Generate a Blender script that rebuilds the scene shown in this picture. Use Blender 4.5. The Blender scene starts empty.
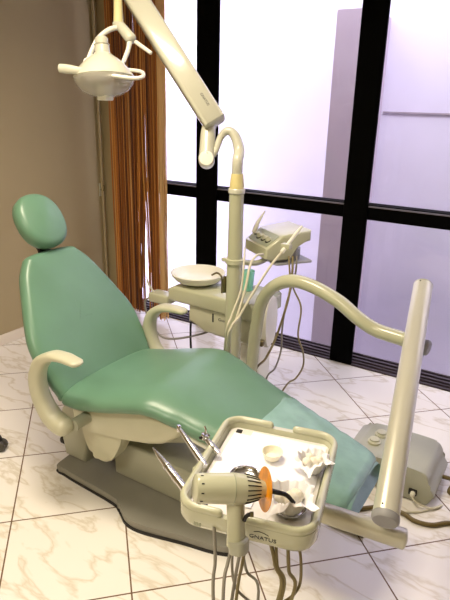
import bpy, bmesh, math, random
from mathutils import Vector, Matrix
random.seed(7)
scene = bpy.context.scene
COL = scene.collection
V = Vector
PI = math.pi

# ------------------------------------------------------------------ materials
def new_mat(name):
    m = bpy.data.materials.new(name); m.use_nodes = True
    nt = m.node_tree
    return m, nt, nt.nodes['Principled BSDF']

def srgb(r, g, b):
    f = lambda c: (c/255/12.92) if c/255 <= .04045 else ((c/255+.055)/1.055)**2.4
    return (f(r), f(g), f(b), 1)

def plain(name, col, rough=.45, metal=0, bump=0, bscale=60, var=.06, vscale=6, coat=0):
    m, nt, b = new_mat(name)
    tc = nt.nodes.new('ShaderNodeTexCoord')
    n = nt.nodes.new('ShaderNodeTexNoise'); n.inputs['Scale'].default_value = vscale; n.inputs['Detail'].default_value = 4
    nt.links.new(tc.outputs['Object'], n.inputs['Vector'])
    r = nt.nodes.new('ShaderNodeValToRGB')
    c = srgb(*col)
    r.color_ramp.elements[0].position = .3; r.color_ramp.elements[1].position = .7
    r.color_ramp.elements[0].color = (c[0]*(1-var), c[1]*(1-var), c[2]*(1-var), 1)
    r.color_ramp.elements[1].color = (min(1, c[0]*(1+var)), min(1, c[1]*(1+var)), min(1, c[2]*(1+var)), 1)
    nt.links.new(n.outputs['Fac'], r.inputs['Fac']); nt.links.new(r.outputs['Color'], b.inputs['Base Color'])
    b.inputs['Roughness'].default_value = rough; b.inputs['Metallic'].default_value = metal
    b.inputs['Coat Weight'].default_value = coat
    if bump:
        n2 = nt.nodes.new('ShaderNodeTexNoise'); n2.inputs['Scale'].default_value = bscale; n2.inputs['Detail'].default_value = 3
        nt.links.new(tc.outputs['Object'], n2.inputs['Vector'])
        bp = nt.nodes.new('ShaderNodeBump'); bp.inputs['Strength'].default_value = bump; bp.inputs['Distance'].default_value = .002
        nt.links.new(n2.outputs['Fac'], bp.inputs['Height']); nt.links.new(bp.outputs['Normal'], b.inputs['Normal'])
    return m

M = {}
M['vinyl'] = plain('green_vinyl', (98, 136, 112), .33, bump=.12, bscale=350, var=.05)
M['plastic'] = plain('cream_plastic', (190, 189, 164), .32, var=.04)
M['satin'] = plain('satin_metal_enamel', (205, 203, 184), .28, metal=.3, var=.03)
M['plastic_grey'] = plain('grey_beige_plastic', (166, 167, 148), .4, var=.05)
M['enamel'] = plain('cream_enamel', (184, 185, 157), .22, var=.03, coat=.3)
M['enamel_pale'] = plain('pale_enamel', (198, 198, 180), .25, var=.03, coat=.3)
M['base'] = plain('grey_painted_steel', (136, 134, 124), .38, var=.08)
M['cap_grey'] = plain('grey_cap', (150, 150, 150), .45)
M['rubber'] = plain('black_rubber', (16, 14, 14), .6)
M['black'] = plain('black_frame', (2, 2, 2), .7)
M['black'].node_tree.nodes['Principled BSDF'].inputs['Specular IOR Level'].default_value = .05
M['track'] = plain('dark_track', (62, 52, 60), .5)
M['steel'] = plain('polished_steel', (205, 205, 205), .18, metal=1)
M['bronze'] = plain('tarnished_metal', (120, 110, 75), .3, metal=.8)
M['white'] = plain('white_plastic', (232, 230, 215), .3, var=.02)
M['paper'] = plain('white_paper', (245, 244, 246), .8, bump=.3, bscale=25, var=.01)
M['cotton'] = plain('cotton_wool', (240, 235, 215), .95, bump=.8, bscale=120, var=.05)
M['hose_khaki'] = plain('khaki_hose', (138, 126, 88), .5)
M['hose_pale'] = plain('pale_hose', (205, 200, 178), .45)
M['hose_grey'] = plain('grey_hose', (140, 136, 125), .5)
M['wall'] = plain('beige_wall_paint', (166, 151, 116), .85, bump=.15, bscale=200, var=.03, vscale=1.5)
M['ceiling'] = plain('ceiling_paint', (200, 194, 180), .9)
M['out_wall'] = plain('lilac_white_render', (208, 201, 224), .95, bump=.5, bscale=30, var=.035, vscale=3)
M['out_pillar'] = plain('grey_mauve_pillar', (176, 160, 178), .9, var=.05, vscale=4)
M['out_pillar_side'] = M['out_pillar']
M['ledge'] = plain('ledge_line', (150, 138, 152), .9)
M['out_floor'] = plain('outside_concrete', (200, 194, 205), .9)
M['jamb'] = plain('cream_jamb', (205, 185, 140), .6)
M['print'] = plain('dark_print', (40, 40, 38), .5)
M['panel'] = plain('grey_green_panel', (150, 156, 132), .4)
M['liner'] = plain('tray_liner', (222, 218, 212), .35)
M['skirt'] = plain('white_marble_skirting', (222, 212, 195), .3, var=.06, vscale=3)

def glassy(name, col, alpha, rough=.1, spec=.5, trans=0):
    m, nt, b = new_mat(name)
    b.inputs['Base Color'].default_value = srgb(*col); b.inputs['Roughness'].default_value = rough
    b.inputs['Alpha'].default_value = alpha; b.inputs['Transmission Weight'].default_value = trans
    return m
M['mint'] = glassy('mint_plastic', (150, 226, 200), .7, .2)
M['orange'] = plain('orange_shield', (216, 138, 8), .35, var=.3, vscale=28)
M['lens'] = glassy('lamp_lens', (225, 222, 210), .42, .06)
M['cover'] = plain('teal_plastic_cover', (134, 172, 162), .24, bump=.9, bscale=28, var=.12, vscale=14)

# window glass: thin sheet
def m_glass():
    m = bpy.data.materials.new('window_glass'); m.use_nodes = True; nt = m.node_tree; nt.nodes.clear()
    o = nt.nodes.new('ShaderNodeOutputMaterial'); mx = nt.nodes.new('ShaderNodeMixShader')
    t = nt.nodes.new('ShaderNodeBsdfTransparent'); g = nt.nodes.new('ShaderNodeBsdfGlossy')
    t.inputs['Color'].default_value = (.97, .97, .98, 1); g.inputs['Roughness'].default_value = .03
    mx.inputs['Fac'].default_value = .03
    nt.links.new(t.outputs[0], mx.inputs[1]); nt.links.new(g.outputs[0], mx.inputs[2]); nt.links.new(mx.outputs[0], o.inputs[0])
    return m
M['glass'] = m_glass()

def m_floor():
    m, nt, b = new_mat('marbled_floor_tiles')
    N = nt.nodes.new; L = nt.links.new
    geo = N('ShaderNodeNewGeometry')
    def math_(op, a, bb=None, c=None):
        n = N('ShaderNodeMath'); n.operation = op
        for i, x in enumerate((a, bb, c)):
            if x is None: continue
            if isinstance(x, (int, float)): n.inputs[i].default_value = x
            else: L(x, n.inputs[i])
        return n.outputs[0]
    masks, ids = [], []
    for e, off in (([0.70569, 0.70852, 0.0], -0.8936), ([-0.70852, 0.70569, 0.0], 4.3448)):
        d = N('ShaderNodeVectorMath'); d.operation = 'DOT_PRODUCT'; L(geo.outputs['Position'], d.inputs[0]); d.inputs[1].default_value = e
        u = math_('SUBTRACT', math_('DIVIDE', d.outputs['Value'], .45), off)
        fr = math_('FRACT', u); ids.append(math_('FLOOR', u))
        masks.append(math_('GREATER_THAN', math_('ABSOLUTE', math_('SUBTRACT', fr, .5)), .5-.0065))
    mask = math_('MAXIMUM', masks[0], masks[1])
    # every tile has its own piece of marble
    cx = N('ShaderNodeCombineXYZ'); L(ids[0], cx.inputs[0]); L(ids[1], cx.inputs[1])
    wn = N('ShaderNodeTexWhiteNoise'); L(cx.outputs[0], wn.inputs['Vector'])
    sc = N('ShaderNodeVectorMath'); sc.operation = 'SCALE'; L(wn.outputs['Color'], sc.inputs[0]); sc.inputs['Scale'].default_value = 8
    ad = N('ShaderNodeVectorMath'); L(geo.outputs['Position'], ad.inputs[0]); L(sc.outputs[0], ad.inputs[1])
    mp = N('ShaderNodeMapping'); mp.inputs['Rotation'].default_value = (0, 0, .5); mp.inputs['Scale'].default_value = (1, 2.6, 1); L(ad.outputs[0], mp.inputs['Vector'])
    n = N('ShaderNodeTexNoise'); n.inputs['Scale'].default_value = 2.6; n.inputs['Detail'].default_value = 5; n.inputs['Distortion'].default_value = .35
    L(mp.outputs[0], n.inputs['Vector'])
    vein = math_('ABSOLUTE', math_('SUBTRACT', n.outputs['Fac'], .5))
    r = N('ShaderNodeValToRGB'); L(vein, r.inputs['Fac'])
    r.color_ramp.elements[0].position = 0; r.color_ramp.elements[0].color = srgb(213, 205, 190)
    r.color_ramp.elements[1].position = .035; r.color_ramp.elements[1].color = srgb(235, 231, 225)
    e2 = r.color_ramp.elements.new(.012); e2.color = srgb(224, 218, 207)
    mx = N('ShaderNodeMix'); mx.data_type = 'RGBA'; L(mask, mx.inputs['Factor']); L(r.outputs['Color'], mx.inputs['A']); mx.inputs['B'].default_value = srgb(104, 78, 54)
    L(mx.outputs['Result'], b.inputs['Base Color'])
    rr = math_('MULTIPLY_ADD', mask, .5, .17); L(rr, b.inputs['Roughness'])
    return m
M['floor'] = m_floor()

def m_curtain():
    m, nt, b = new_mat('amber_curtain_strings')
    N = nt.nodes.new; L = nt.links.new
    tc = N('ShaderNodeTexCoord'); at = N('ShaderNodeAttribute'); at.attribute_name = 'strand'
    r = N('ShaderNodeValToRGB'); L(at.outputs['Fac'], r.inputs['Fac'])
    cr = r.color_ramp
    cr.elements[0].position = 0; cr.elements[0].color = srgb(58, 24, 5)
    cr.elements[1].position = 1; cr.elements[1].color = srgb(226, 190, 128)
    for p, c in ((.25, (112, 58, 14)), (.55, (172, 102, 32)), (.85, (206, 142, 62))):
        e = cr.elements.new(p); e.color = srgb(*c)
    L(r.outputs['Color'], b.inputs['Base Color']); b.inputs['Roughness'].default_value = .45
    return m
M['curtain'] = m_curtain()

def m_emit(name, col, s):
    m = bpy.data.materials.new(name); m.use_nodes = True; nt = m.node_tree; nt.nodes.clear()
    o = nt.nodes.new('ShaderNodeOutputMaterial'); e = nt.nodes.new('ShaderNodeEmission')
    e.inputs[0].default_value = (*col, 1); e.inputs[1].default_value = s; nt.links.new(e.outputs[0], o.inputs[0])
    return m

# ------------------------------------------------------------------ object helpers
ORG = {}
def root_of(o):
    while o.parent: o = o.parent
    return o
def obj(name, bm, m, parent=None, smooth=True, angle=40, loc=None):
    """link bm (world coordinates) as ONE mesh object; a parentless object is put at loc"""
    me = bpy.data.meshes.new(name)
    org = ORG[root_of(parent).name] if parent else V(loc or (0, 0, 0))
    bmesh.ops.transform(bm, matrix=Matrix.Translation(-org), verts=bm.verts)
    bmesh.ops.recalc_face_normals(bm, faces=bm.faces)
    bm.to_mesh(me); bm.free()
    if smooth:
        for p in me.polygons: p.use_smooth = True
        try: me.set_sharp_from_angle(angle=math.radians(angle))
        except Exception: pass
    mats = m if isinstance(m, (list, tuple)) else [m]
    for x in mats: me.materials.append(x)
    o = bpy.data.objects.new(name, me); COL.objects.link(o)
    if parent: o.parent = parent
    else:
        o.location = org; ORG[o.name] = org
    return o
def tag(o, label=None, cat=None, group=None, kind=None):
    if label: o['label'] = label
    if cat: o['category'] = cat
    if group: o['group'] = group
    if kind: o['kind'] = kind
    return o
def thing(name, label, cat, loc, group=None):
    o = bpy.data.objects.new(name, None); COL.objects.link(o); o.location = loc; o.empty_display_size = .1
    ORG[o.name] = V(loc)
    return tag(o, label, cat, group)
def struct(name, bm, m, **k):
    return tag(obj(name, bm, m, **k), kind='structure')

def box(bm, lo, hi, bev=0, seg=3, rot=None, piv=None):
    t = bmesh.new(); bmesh.ops.create_cube(t, size=1)
    lo, hi = V(lo), V(hi)
    bmesh.ops.scale(t, vec=hi-lo, verts=t.verts)
    if bev: bmesh.ops.bevel(t, geom=t.edges[:], offset=bev, segments=seg, profile=.5, affect='EDGES')
    bmesh.ops.translate(t, vec=(lo+hi)/2, verts=t.verts)
    if rot is not None:
        p = V(piv) if piv is not None else (lo+hi)/2
        bmesh.ops.transform(t, matrix=Matrix.Translation(p) @ rot @ Matrix.Translation(-p), verts=t.verts)
    merge(bm, t); return bm
def merge(bm, t):
    me = bpy.data.meshes.new('tmp'); t.to_mesh(me); t.free(); bm.from_mesh(me); bpy.data.meshes.remove(me)
def smooth_path(pts, n=8):
    pts = [V(p) for p in pts]
    if len(pts) < 3: return pts
    P = [2*pts[0]-pts[1]] + pts + [2*pts[-1]-pts[-2]]
    out = []
    for i in range(1, len(P)-2):
        a, b, c, d = P[i-1:i+3]
        for k in range(n):
            t = k/n
            out.append(.5*((2*b) + (c-a)*t + (2*a-5*b+4*c-d)*t*t + (3*b-a-3*c+d)*t**3))
    out.append(pts[-1]); return out
def lerp_list(vals, n):
    out = []
    for i in range(n):
        t = i/(n-1)*(len(vals)-1); k = min(int(t), len(vals)-2); f = t-k
        f = f*f*(3-2*f)
        out.append(vals[k]*(1-f)+vals[k+1]*f)
    return out
def sweep(bm, pts, ra, rb=None, seg=16, side=None, power=2, closed=False, round_end=0):
    """superellipse section swept along pts; ra along the side axis, rb along the other"""
    n = len(pts); pts = [V(p) for p in pts]
    ra = ra if isinstance(ra, list) else [ra]*n
    if len(ra) != n: ra = lerp_list(ra, n)
    rb = ra if rb is None else (rb if isinstance(rb, list) else [rb]*n)
    if len(rb) != n: rb = lerp_list(rb, n)
    if round_end and not closed:
        r = max(ra[0], rb[0])*round_end; d = (pts[0]-pts[1]).normalized(); r2 = max(ra[-1], rb[-1])*round_end; d2 = (pts[-1]-pts[-2]).normalized()
        A, RA, RB = [], [], []
        for k in range(4):
            a = (k+.4)/4.4*PI/2; A.append(pts[0]+d*r*math.cos(a)); RA.append(ra[0]*math.sin(a)); RB.append(rb[0]*math.sin(a))
        B, SA, SB = [], [], []
        for k in range(4):
            a = (k+1)/4.4*PI/2; B.append(pts[-1]+d2*r2*math.sin(a)); SA.append(ra[-1]*math.cos(a)); SB.append(rb[-1]*math.cos(a))
        pts = A+pts+B; ra = RA+ra+SA; rb = RB+rb+SB; n = len(pts)
    rings = []; prev = None
    for i in range(n):
        if closed: t = (pts[(i+1) % n]-pts[i-1]).normalized()
        else: t = (pts[min(i+1, n-1)]-pts[max(i-1, 0)]).normalized()
        if side is not None: s = V(side)
        elif prev is None:
            s = V((0, 0, 1)) if abs(t.z) < .9 else V((1, 0, 0))
        else: s = prev
        s = (s-t*s.dot(t)).normalized(); prev = s
        u = t.cross(s)
        ring = []
        for k in range(seg):
            a = 2*PI*k/seg; c, q = math.cos(a), math.sin(a)
            ex = 2/power
            ring.append(bm.verts.new(pts[i]+s*ra[i]*math.copysign(abs(c)**ex, c)+u*rb[i]*math.copysign(abs(q)**ex, q)))
        rings.append(ring)
    m = n if closed else n-1
    for i in range(m):
        a, b = rings[i], rings[(i+1) % n]
        for k in range(seg):
            bm.faces.new((a[k], a[(k+1) % seg], b[(k+1) % seg], b[k]))
    if not closed:
        bm.faces.new(rings[0][::-1]); bm.faces.new(rings[-1])
    return bm
def tube(bm, pts, r, n=8, seg=12, **k):
    return sweep(bm, smooth_path(pts, n) if n > 1 else pts, r, seg=seg, **k)
def basis(axis):
    w = V(axis).normalized(); u = V((0, 0, 1)) if abs(w.z) < .9 else V((1, 0, 0))
    u = (u-w*u.dot(w)).normalized(); return u, w.cross(u), w
def lathe(bm, prof, origin, axis=(0, 0, 1), seg=32):
    """prof: (radius, height) pairs along axis from origin"""
    u, v, w = basis(axis); o = V(origin); rings = []
    for r, h in prof:
        if r < 1e-5: rings.append([bm.verts.new(o+w*h)])
        else: rings.append([bm.verts.new(o+w*h+(u*math.cos(2*PI*k/seg)+v*math.sin(2*PI*k/seg))*r) for k in range(seg)])
    for a, b in zip(rings, rings[1:]):
        for k in range(seg):
            k2 = (k+1) % seg
            if len(a) == 1 and len(b) == 1: continue
            if len(a) == 1: bm.faces.new((a[0], b[k2], b[k]))
            elif len(b) == 1: bm.faces.new((a[k], a[k2], b[0]))
            else: bm.faces.new((a[k], a[k2], b[k2], b[k]))
    for ring, fl in ((rings[0], True), (rings[-1], False)):
        if len(ring) > 1: bm.faces.new(ring[::-1] if fl else ring)
    return bm
def prism(bm, outline, frame, t0, t1, bev=0, seg=3):
    """outline 2D in frame (origin, u, v, w), extruded from w=t0 to t1"""
    o, u, v, w = [V(x) for x in frame]
    t = bmesh.new()
    a = [t.verts.new(o+u*x+v*y+w*t0) for x, y in outline]; b = [t.verts.new(o+u*x+v*y+w*t1) for x, y in outline]
    n = len(a); f0 = t.faces.new(a[::-1]); f1 = t.faces.new(b)
    for k in range(n): t.faces.new((a[k], a[(k+1) % n], b[(k+1) % n], b[k]))
    if bev:
        ed = [e for e in t.edges if (e in f0.edges[:] or e in f1.edges[:])]
        bmesh.ops.bevel(t, geom=ed, offset=bev, segments=seg, profile=.5, affect='EDGES', clamp_overlap=True)
    merge(bm, t); return bm
def rrect(hx, hy, r, n=6, cx=0, cy=0):
    out = []
    for sx, sy, a0 in ((1, 1, 0), (-1, 1, 90), (-1, -1, 180), (1, -1, 270)):
        for k in range(n+1):
            a = math.radians(a0+90*k/n); out.append((cx+sx*(hx-r)+r*math.cos(a), cy+sy*(hy-r)+r*math.sin(a)))
    return out
def smooth2d(pts, n=6):
    """closed catmull rom"""
    m = len(pts); out = []
    for i in range(m):
        a, b, c, d = [V(pts[(i+j) % m]) for j in (-1, 0, 1, 2)]
        for k in range(n):
            t = k/n; out.append(tuple(.5*((2*b)+(c-a)*t+(2*a-5*b+4*c-d)*t*t+(3*b-a-3*c+d)*t**3)))
    return out
def cushion(bm, outline, frame, thick, r, puff=.01):
    """padded slab: outline in (u, v), front along w, rounded edge of radius r, puffed front"""
    o, u, v, w = [V(x) for x in frame]
    P = [V(p) for p in outline]; n = len(P); c = sum(P, V((0, 0)))/n
    nrm = []
    area = sum(P[i].x*P[(i+1) % n].y-P[(i+1) % n].x*P[i].y for i in range(n))
    for i in range(n):
        t = (P[(i+1) % n]-P[i-1]).normalized(); q = V((-t.y, t.x)) if area > 0 else V((t.y, -t.x)); nrm.append(q)
    prof = []
    for k in range(0, 9):
        a = -PI/2+PI*k/8
        hh = (thick/2)*(-1 if a < 0 else 1) * (1-(1-abs(math.sin(a)))*(min(1, 2*r/thick)))
        prof.append((r*(1-math.cos(a)), hh, 0))
    prof = [(r, -thick/2, .6), (r, -thick/2, .3)] + prof
    prof = [(r, -thick/2, .55), (r, -thick/2, .25)] + prof[2:]
    for s in (.08, .2, .4, .65, .85):
        prof.append((r, thick/2+puff*(1-(1-s)**2), s))
    rings = []
    for ins, h, s in prof:
        ring = []
        for i in range(n):
            q = P[i]+nrm[i]*ins; q = q*(1-s)+c*s
            ring.append(bm.verts.new(o+u*q.x+v*q.y+w*h))
        rings.append(ring)
    for a, b in zip(rings, rings[1:]):
        for k in range(n): bm.faces.new((a[k], a[(k+1) % n], b[(k+1) % n], b[k]))
    bm.faces.new(rings[0][::-1]); bm.faces.new(rings[-1])
    return bm
def lettering(txt, size, frame, parent, m, name='lettering', thick=.0006, sx=1):
    """flat letters standing on a surface; frame (origin, right, up, out)"""
    cu = bpy.data.curves.new('txt', 'FONT'); cu.body = txt; cu.size = size; cu.extrude = thick; cu.align_x = 'CENTER'; cu.align_y = 'CENTER'
    to = bpy.data.objects.new('txt', cu); COL.objects.link(to)
    bpy.context.view_layer.update()
    dg = bpy.context.evaluated_depsgraph_get(); me = bpy.data.meshes.new_from_object(to.evaluated_get(dg))
    bpy.data.objects.remove(to)
    bm = bmesh.new(); bm.from_mesh(me); bpy.data.meshes.remove(me)
    o, r, u, w = [V(x) for x in frame]
    for v in bm.verts: v.co = o+r*v.co.x*sx+u*v.co.y+w*v.co.z
    return obj(name, bm, m, parent, smooth=False)

B = bmesh.new

# ------------------------------------------------------------------ room
WX, WY = -3.15, 3.26        # left wall plane, window wall plane
b = B(); box(b, (-3.35, -1.6, -.1), (2.2, 3.42, 0)); struct('floor', b, M['floor'], smooth=False)
b = B(); box(b, (-3.35, -1.6, -.0), (-3.15, 3.42, 2.75)); struct('wall_left', b, M['wall'], smooth=False)
b = B(); box(b, (-3.15, -1.8, 0), (2.2, -1.6, 2.75)); struct('wall_near', b, M['wall'], smooth=False)
b = B(); box(b, (2.2, -1.8, 0), (2.4, 3.42, 2.75)); struct('wall_right', b, M['wall'], smooth=False)
b = B(); box(b, (-3.35, -1.8, 2.75), (2.4, 3.42, 2.9)); struct('ceiling', b, M['ceiling'], smooth=False)
b = B(); box(b, (-3.15, -1.6, 0), (-3.138, 3.26, .075), .003, 2); struct('baseboard_left', b, M['skirt'], smooth=False)

# window wall: black frame with sliding panes
def window(name, x0, x1):
    fr = B()
    box(fr, (x0, 3.27, .0), (x0+.03, 3.36, 2.75), .003, 1)
    box(fr, (x1-.03, 3.27, .0), (x1, 3.36, 2.75), .003, 1)
    box(fr, (x0+.03, 3.275, .965), (x1-.03, 3.37, 1.055), .004, 1)
    box(fr, (x0+.03, 3.275, 2.66), (x1-.03, 3.37, 2.75), .004, 1)
    o = struct(name, fr, M['black'], smooth=False)
    g = B(); box(g, (x0+.03, 3.34, .0), (x1-.03, 3.344, .965)); box(g, (x0+.03, 3.34, 1.055), (x1-.03, 3.344, 2.66))
    obj('pane', g, M['glass'], o, smooth=False)
    return o
window('window_1', -2.97, -2.20)
b = B(); box(b, (-3.15, 3.25, 0), (-2.97, 3.42, 2.75)); struct('wall_corner', b, M['wall'], smooth=False)
window('window_2', -2.20, -1.11)
window('window_3', -1.11, 1.2)
b = B(); box(b, (1.2, 3.27, 0), (2.2, 3.42, 2.75)); struct('wall_window', b, M['wall'], smooth=False)
def mullion(n, x0, x1, y0=3.25):
    b = B(); box(b, (x0, y0, 0), (x1, 3.27, 2.75), .004, 1)
    struct(n, b, M['black'], smooth=False)
mullion('trim_1', -2.272, -2.10)
mullion('trim_2', -1.175, -1.024)
b = B()                                             # narrow bead on the transom
box(b, (-3.12, 3.262, 1.043), (-2.272, 3.275, 1.05)); box(b, (-2.10, 3.262, 1.043), (-1.175, 3.275, 1.05)); box(b, (-1.024, 3.262, 1.043), (1.2, 3.275, 1.05))
struct('trim_3', b, plain('bead_grey', (110, 105, 112), .4), smooth=False)
b = B()                                             # ridged sliding track along the foot of the glass
for a, c in ((-2.97, -2.272), (-2.10, -1.175), (-1.024, 1.2)):
    box(b, (a, 3.25, .0), (c, 3.268, .012))
struct('trim_4', b, M['track'], smooth=False)
b = B()
box(b, (-3.15, 3.42, -1.1), (1.2, 3.46, -.004))
for k in range(6): box(b, (-3.15, 3.275+k*.024, 0), (1.2, 3.287+k*.024, .03 if k % 2 else .022))
struct('trim_5', b, M['track'], smooth=False)
b = B(); box(b, (-3.15, 3.27, 0), (1.2, 3.42, .008)); struct('trim_6', b, plain('track_bed', (25, 20, 24), .6), smooth=False)
b = B(); sweep(b, [(-3.125, 3.2, .0), (-3.125, 3.2, 2.75)], .010, seg=12); struct('trim_7', b, M['wall'])

# outside
b = B(); box(b, (-7, 3.6, -1.3), (4, 4.75, -1.0)); struct('ground_outside', b, M['out_floor'], smooth=False)
b = B(); box(b, (-7, 4.75, -1.3), (4, 4.95, 4.2))
struct('wall_outside', b, M['out_wall'], smooth=False)
b = B(); box(b, (-1.45, 4.735, 1.560), (4, 4.75, 1.572)); struct('trim_8', b, M['ledge'], smooth=False)
b = B(); box(b, (-1.70, 4.2, -1.0), (-1.47, 4.75, 2.26)); tag(obj('pillar', b, M['out_pillar'], smooth=False, loc=(-1.6, 4.4, -.05)), 'grey mauve square pillar standing outside the window', 'pillar', kind='structure')

# ------------------------------------------------------------------ string curtain
def curtain():
    b = B(); lay = b.verts.layers.float.new('strand')
    x0, x1 = -2.93, -2.455
    N = 104
    for layer in range(3):
        for i in range(N):
            f = (i+random.random())/N; x = x0+(x1-x0)*f; y = 3.11+layer*.022+random.uniform(-.006, .006)
            tone = min(1, max(0, .48+.22*math.sin(f*31+layer)*math.sin(f*11)+random.uniform(-.36, .36)))
            if f > .92: tone = .97
            w = random.uniform(.0022, .0042)
            pull = 0
            if .44 < f < .78: pull = (-1 if f < .61 else 1)*(1-abs(f-.61)/.17)
            elif layer == 1 and random.random() < .5: pull = random.uniform(-.5, .5)
            zb = random.uniform(.03, .09)
            if .44 < f < .78: zb = random.choice((.05, .25, .4, .6))
            rows = []
            for k in range(13):
                z = 2.72+(zb-2.72)*k/12
                low = max(0, (1.15-z)/1.1)
                dx = pull*.036*min(1, low*1.6)+.0012*math.sin(z*3+i)
                c = V((x+dx, y+.0015*math.sin(z*5+i*1.3), z))
                r_ = []
                for s in ((-w, 0), (0, -w), (w, 0), (0, w)):
                    v = b.verts.new(c+V((s[0], s[1], 0))); v[lay] = tone; r_.append(v)
                rows.append(r_)
            for p, q in zip(rows, rows[1:]):
                for k in range(4): b.faces.new((p[k], p[(k+1) % 4], q[(k+1) % 4], q[k]))
    t = thing('string_curtain', 'amber and brown string curtain hanging in the room corner beside the window', 'curtain', (-2.82, 3.13, .03))
    obj('strings', b, M['curtain'], t)
    r = B(); sweep(r, [(-3.13, 3.13, 2.725), (-2.4, 3.13, 2.725)], .012, seg=12); obj('rail', r, M['jamb'], t)
curtain()
t = thing('curtain_hook', 'small cream metal hook on the beige wall beside the string curtain', 'hook', (-3.15, 3.2, .93))
b = B(); box(b, (-3.15, 3.185, .90), (-3.142, 3.215, 1.0), .002, 1); obj('wall_plate', b, M['enamel_pale'], t)
b = B(); tube(b, [(-3.143, 3.2, .95), (-3.115, 3.2, .945), (-3.105, 3.2, .97), (-3.11, 3.2, .99)], .005); obj('hook_arm', b, M['bronze'], t)

# ------------------------------------------------------------------ dental chair
CY = 1.62
chair = thing('dental_chair', 'reclined pale green vinyl dental chair on a grey floor plate', 'dental chair', (-1.3, CY, 0))
def base_outline(g=0):
    half = [(-1.765, .165), (-1.715, .205), (-1.40, .225), (-1.335, .25), (-1.27, .285), (-1.19, .287), (-1.02, .245), (-.87, .21), (-.82, .15)]
    pts = [(x, -y) for x, y in half]+[(x, y) for x, y in half[::-1]]
    pts = smooth2d(pts, 5)
    c = V((-1.23, 0)); out = []
    for p in pts:
        d = V(p)-c; out.append(tuple(V(p)+d.normalized()*g))
    return out
fr = ((0, CY, 0), (1, 0, 0), (0, 1, 0), (0, 0, 1))
b = B(); prism(b, base_outline(.004), fr, 0, .014, .003, 2); obj('rubber_rim', b, M['rubber'], chair)
b = B(); prism(b, base_outline(), fr, .014, .042, .010, 3); obj('base_plate', b, M['base'], chair)
# lift housing, low on the plate, and the sloping arm up to the seat
b = B(); prism(b, [(-1.50, .042), (-.80, .042), (-.80, .13), (-1.02, .205), (-1.40, .225), (-1.50, .20)], ((0, 1.52, 0), (1, 0, 0), (0, 0, 1), (0, 1, 0)), 0, .22, .012, 3)
obj('lift_housing', b, M['plastic_grey'], chair)
b = B()
prism(b, [(-1.62, .24), (-1.52, .16), (-1.0, .36), (-1.04, .44)], ((0, 1.56, 0), (1, 0, 0), (0, 0, 1), (0, 1, 0)), 0, .12, .012, 2)
obj('lift_arm', b, M['plastic_grey'], chair)
# rear hinge post with two black buttons
b = B(); prism(b, [(-1.785, .042), (-1.66, .042), (-1.58, .36), (-1.74, .36), (-1.82, .24)], ((0, 1.49, 0), (1, 0, 0), (0, 0, 1), (0, 1, 0)), 0, .20, .02, 3)
post = obj('hinge_post', b, M['plastic_grey'], chair)
for (x, z) in ((-1.822, .185), (-1.808, .105)):
    b = B(); lathe(b, [(0, -.012), (.018, -.012), (.022, -.006), (.022, 0.012)], (x, 1.515, z), (1, 0, 0), 20); obj('knob', b, M['rubber'], post)
# seat side cover
HINGE = [(-1.585, .40), (-1.582, .32), (-1.566, .25), (-1.535, .19), (-1.484, .165), (-1.43, .185), (-1.385, .25), (-1.355, .33), (-1.37, .40)]
def side_cover(y0, y1):
    out = [(-1.60, .485), (-1.603, .424), (-1.590, .345), (-1.57, .324), (-1.50, .328), (-1.33, .355), (-1.19, .378), (-1.12, .405), (-1.06, .45), (-1.02, .505), (-1.1, .53), (-1.3, .50)]
    b = B(); prism(b, out, ((0, 0, 0), (1, 0, 0), (0, 0, 1), (0, 1, 0)), y0, y1, .02, 3)
    return b
obj('side_cover', side_cover(1.385, 1.855), M['plastic'], chair)
b = B()
prism(b, smooth2d(HINGE, 4), ((0, 0, 0), (1, 0, 0), (0, 0, 1), (0, 1, 0)), 1.42, 1.49, .016, 3)
obj('hinge_cover', b, M['plastic'], chair)

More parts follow.
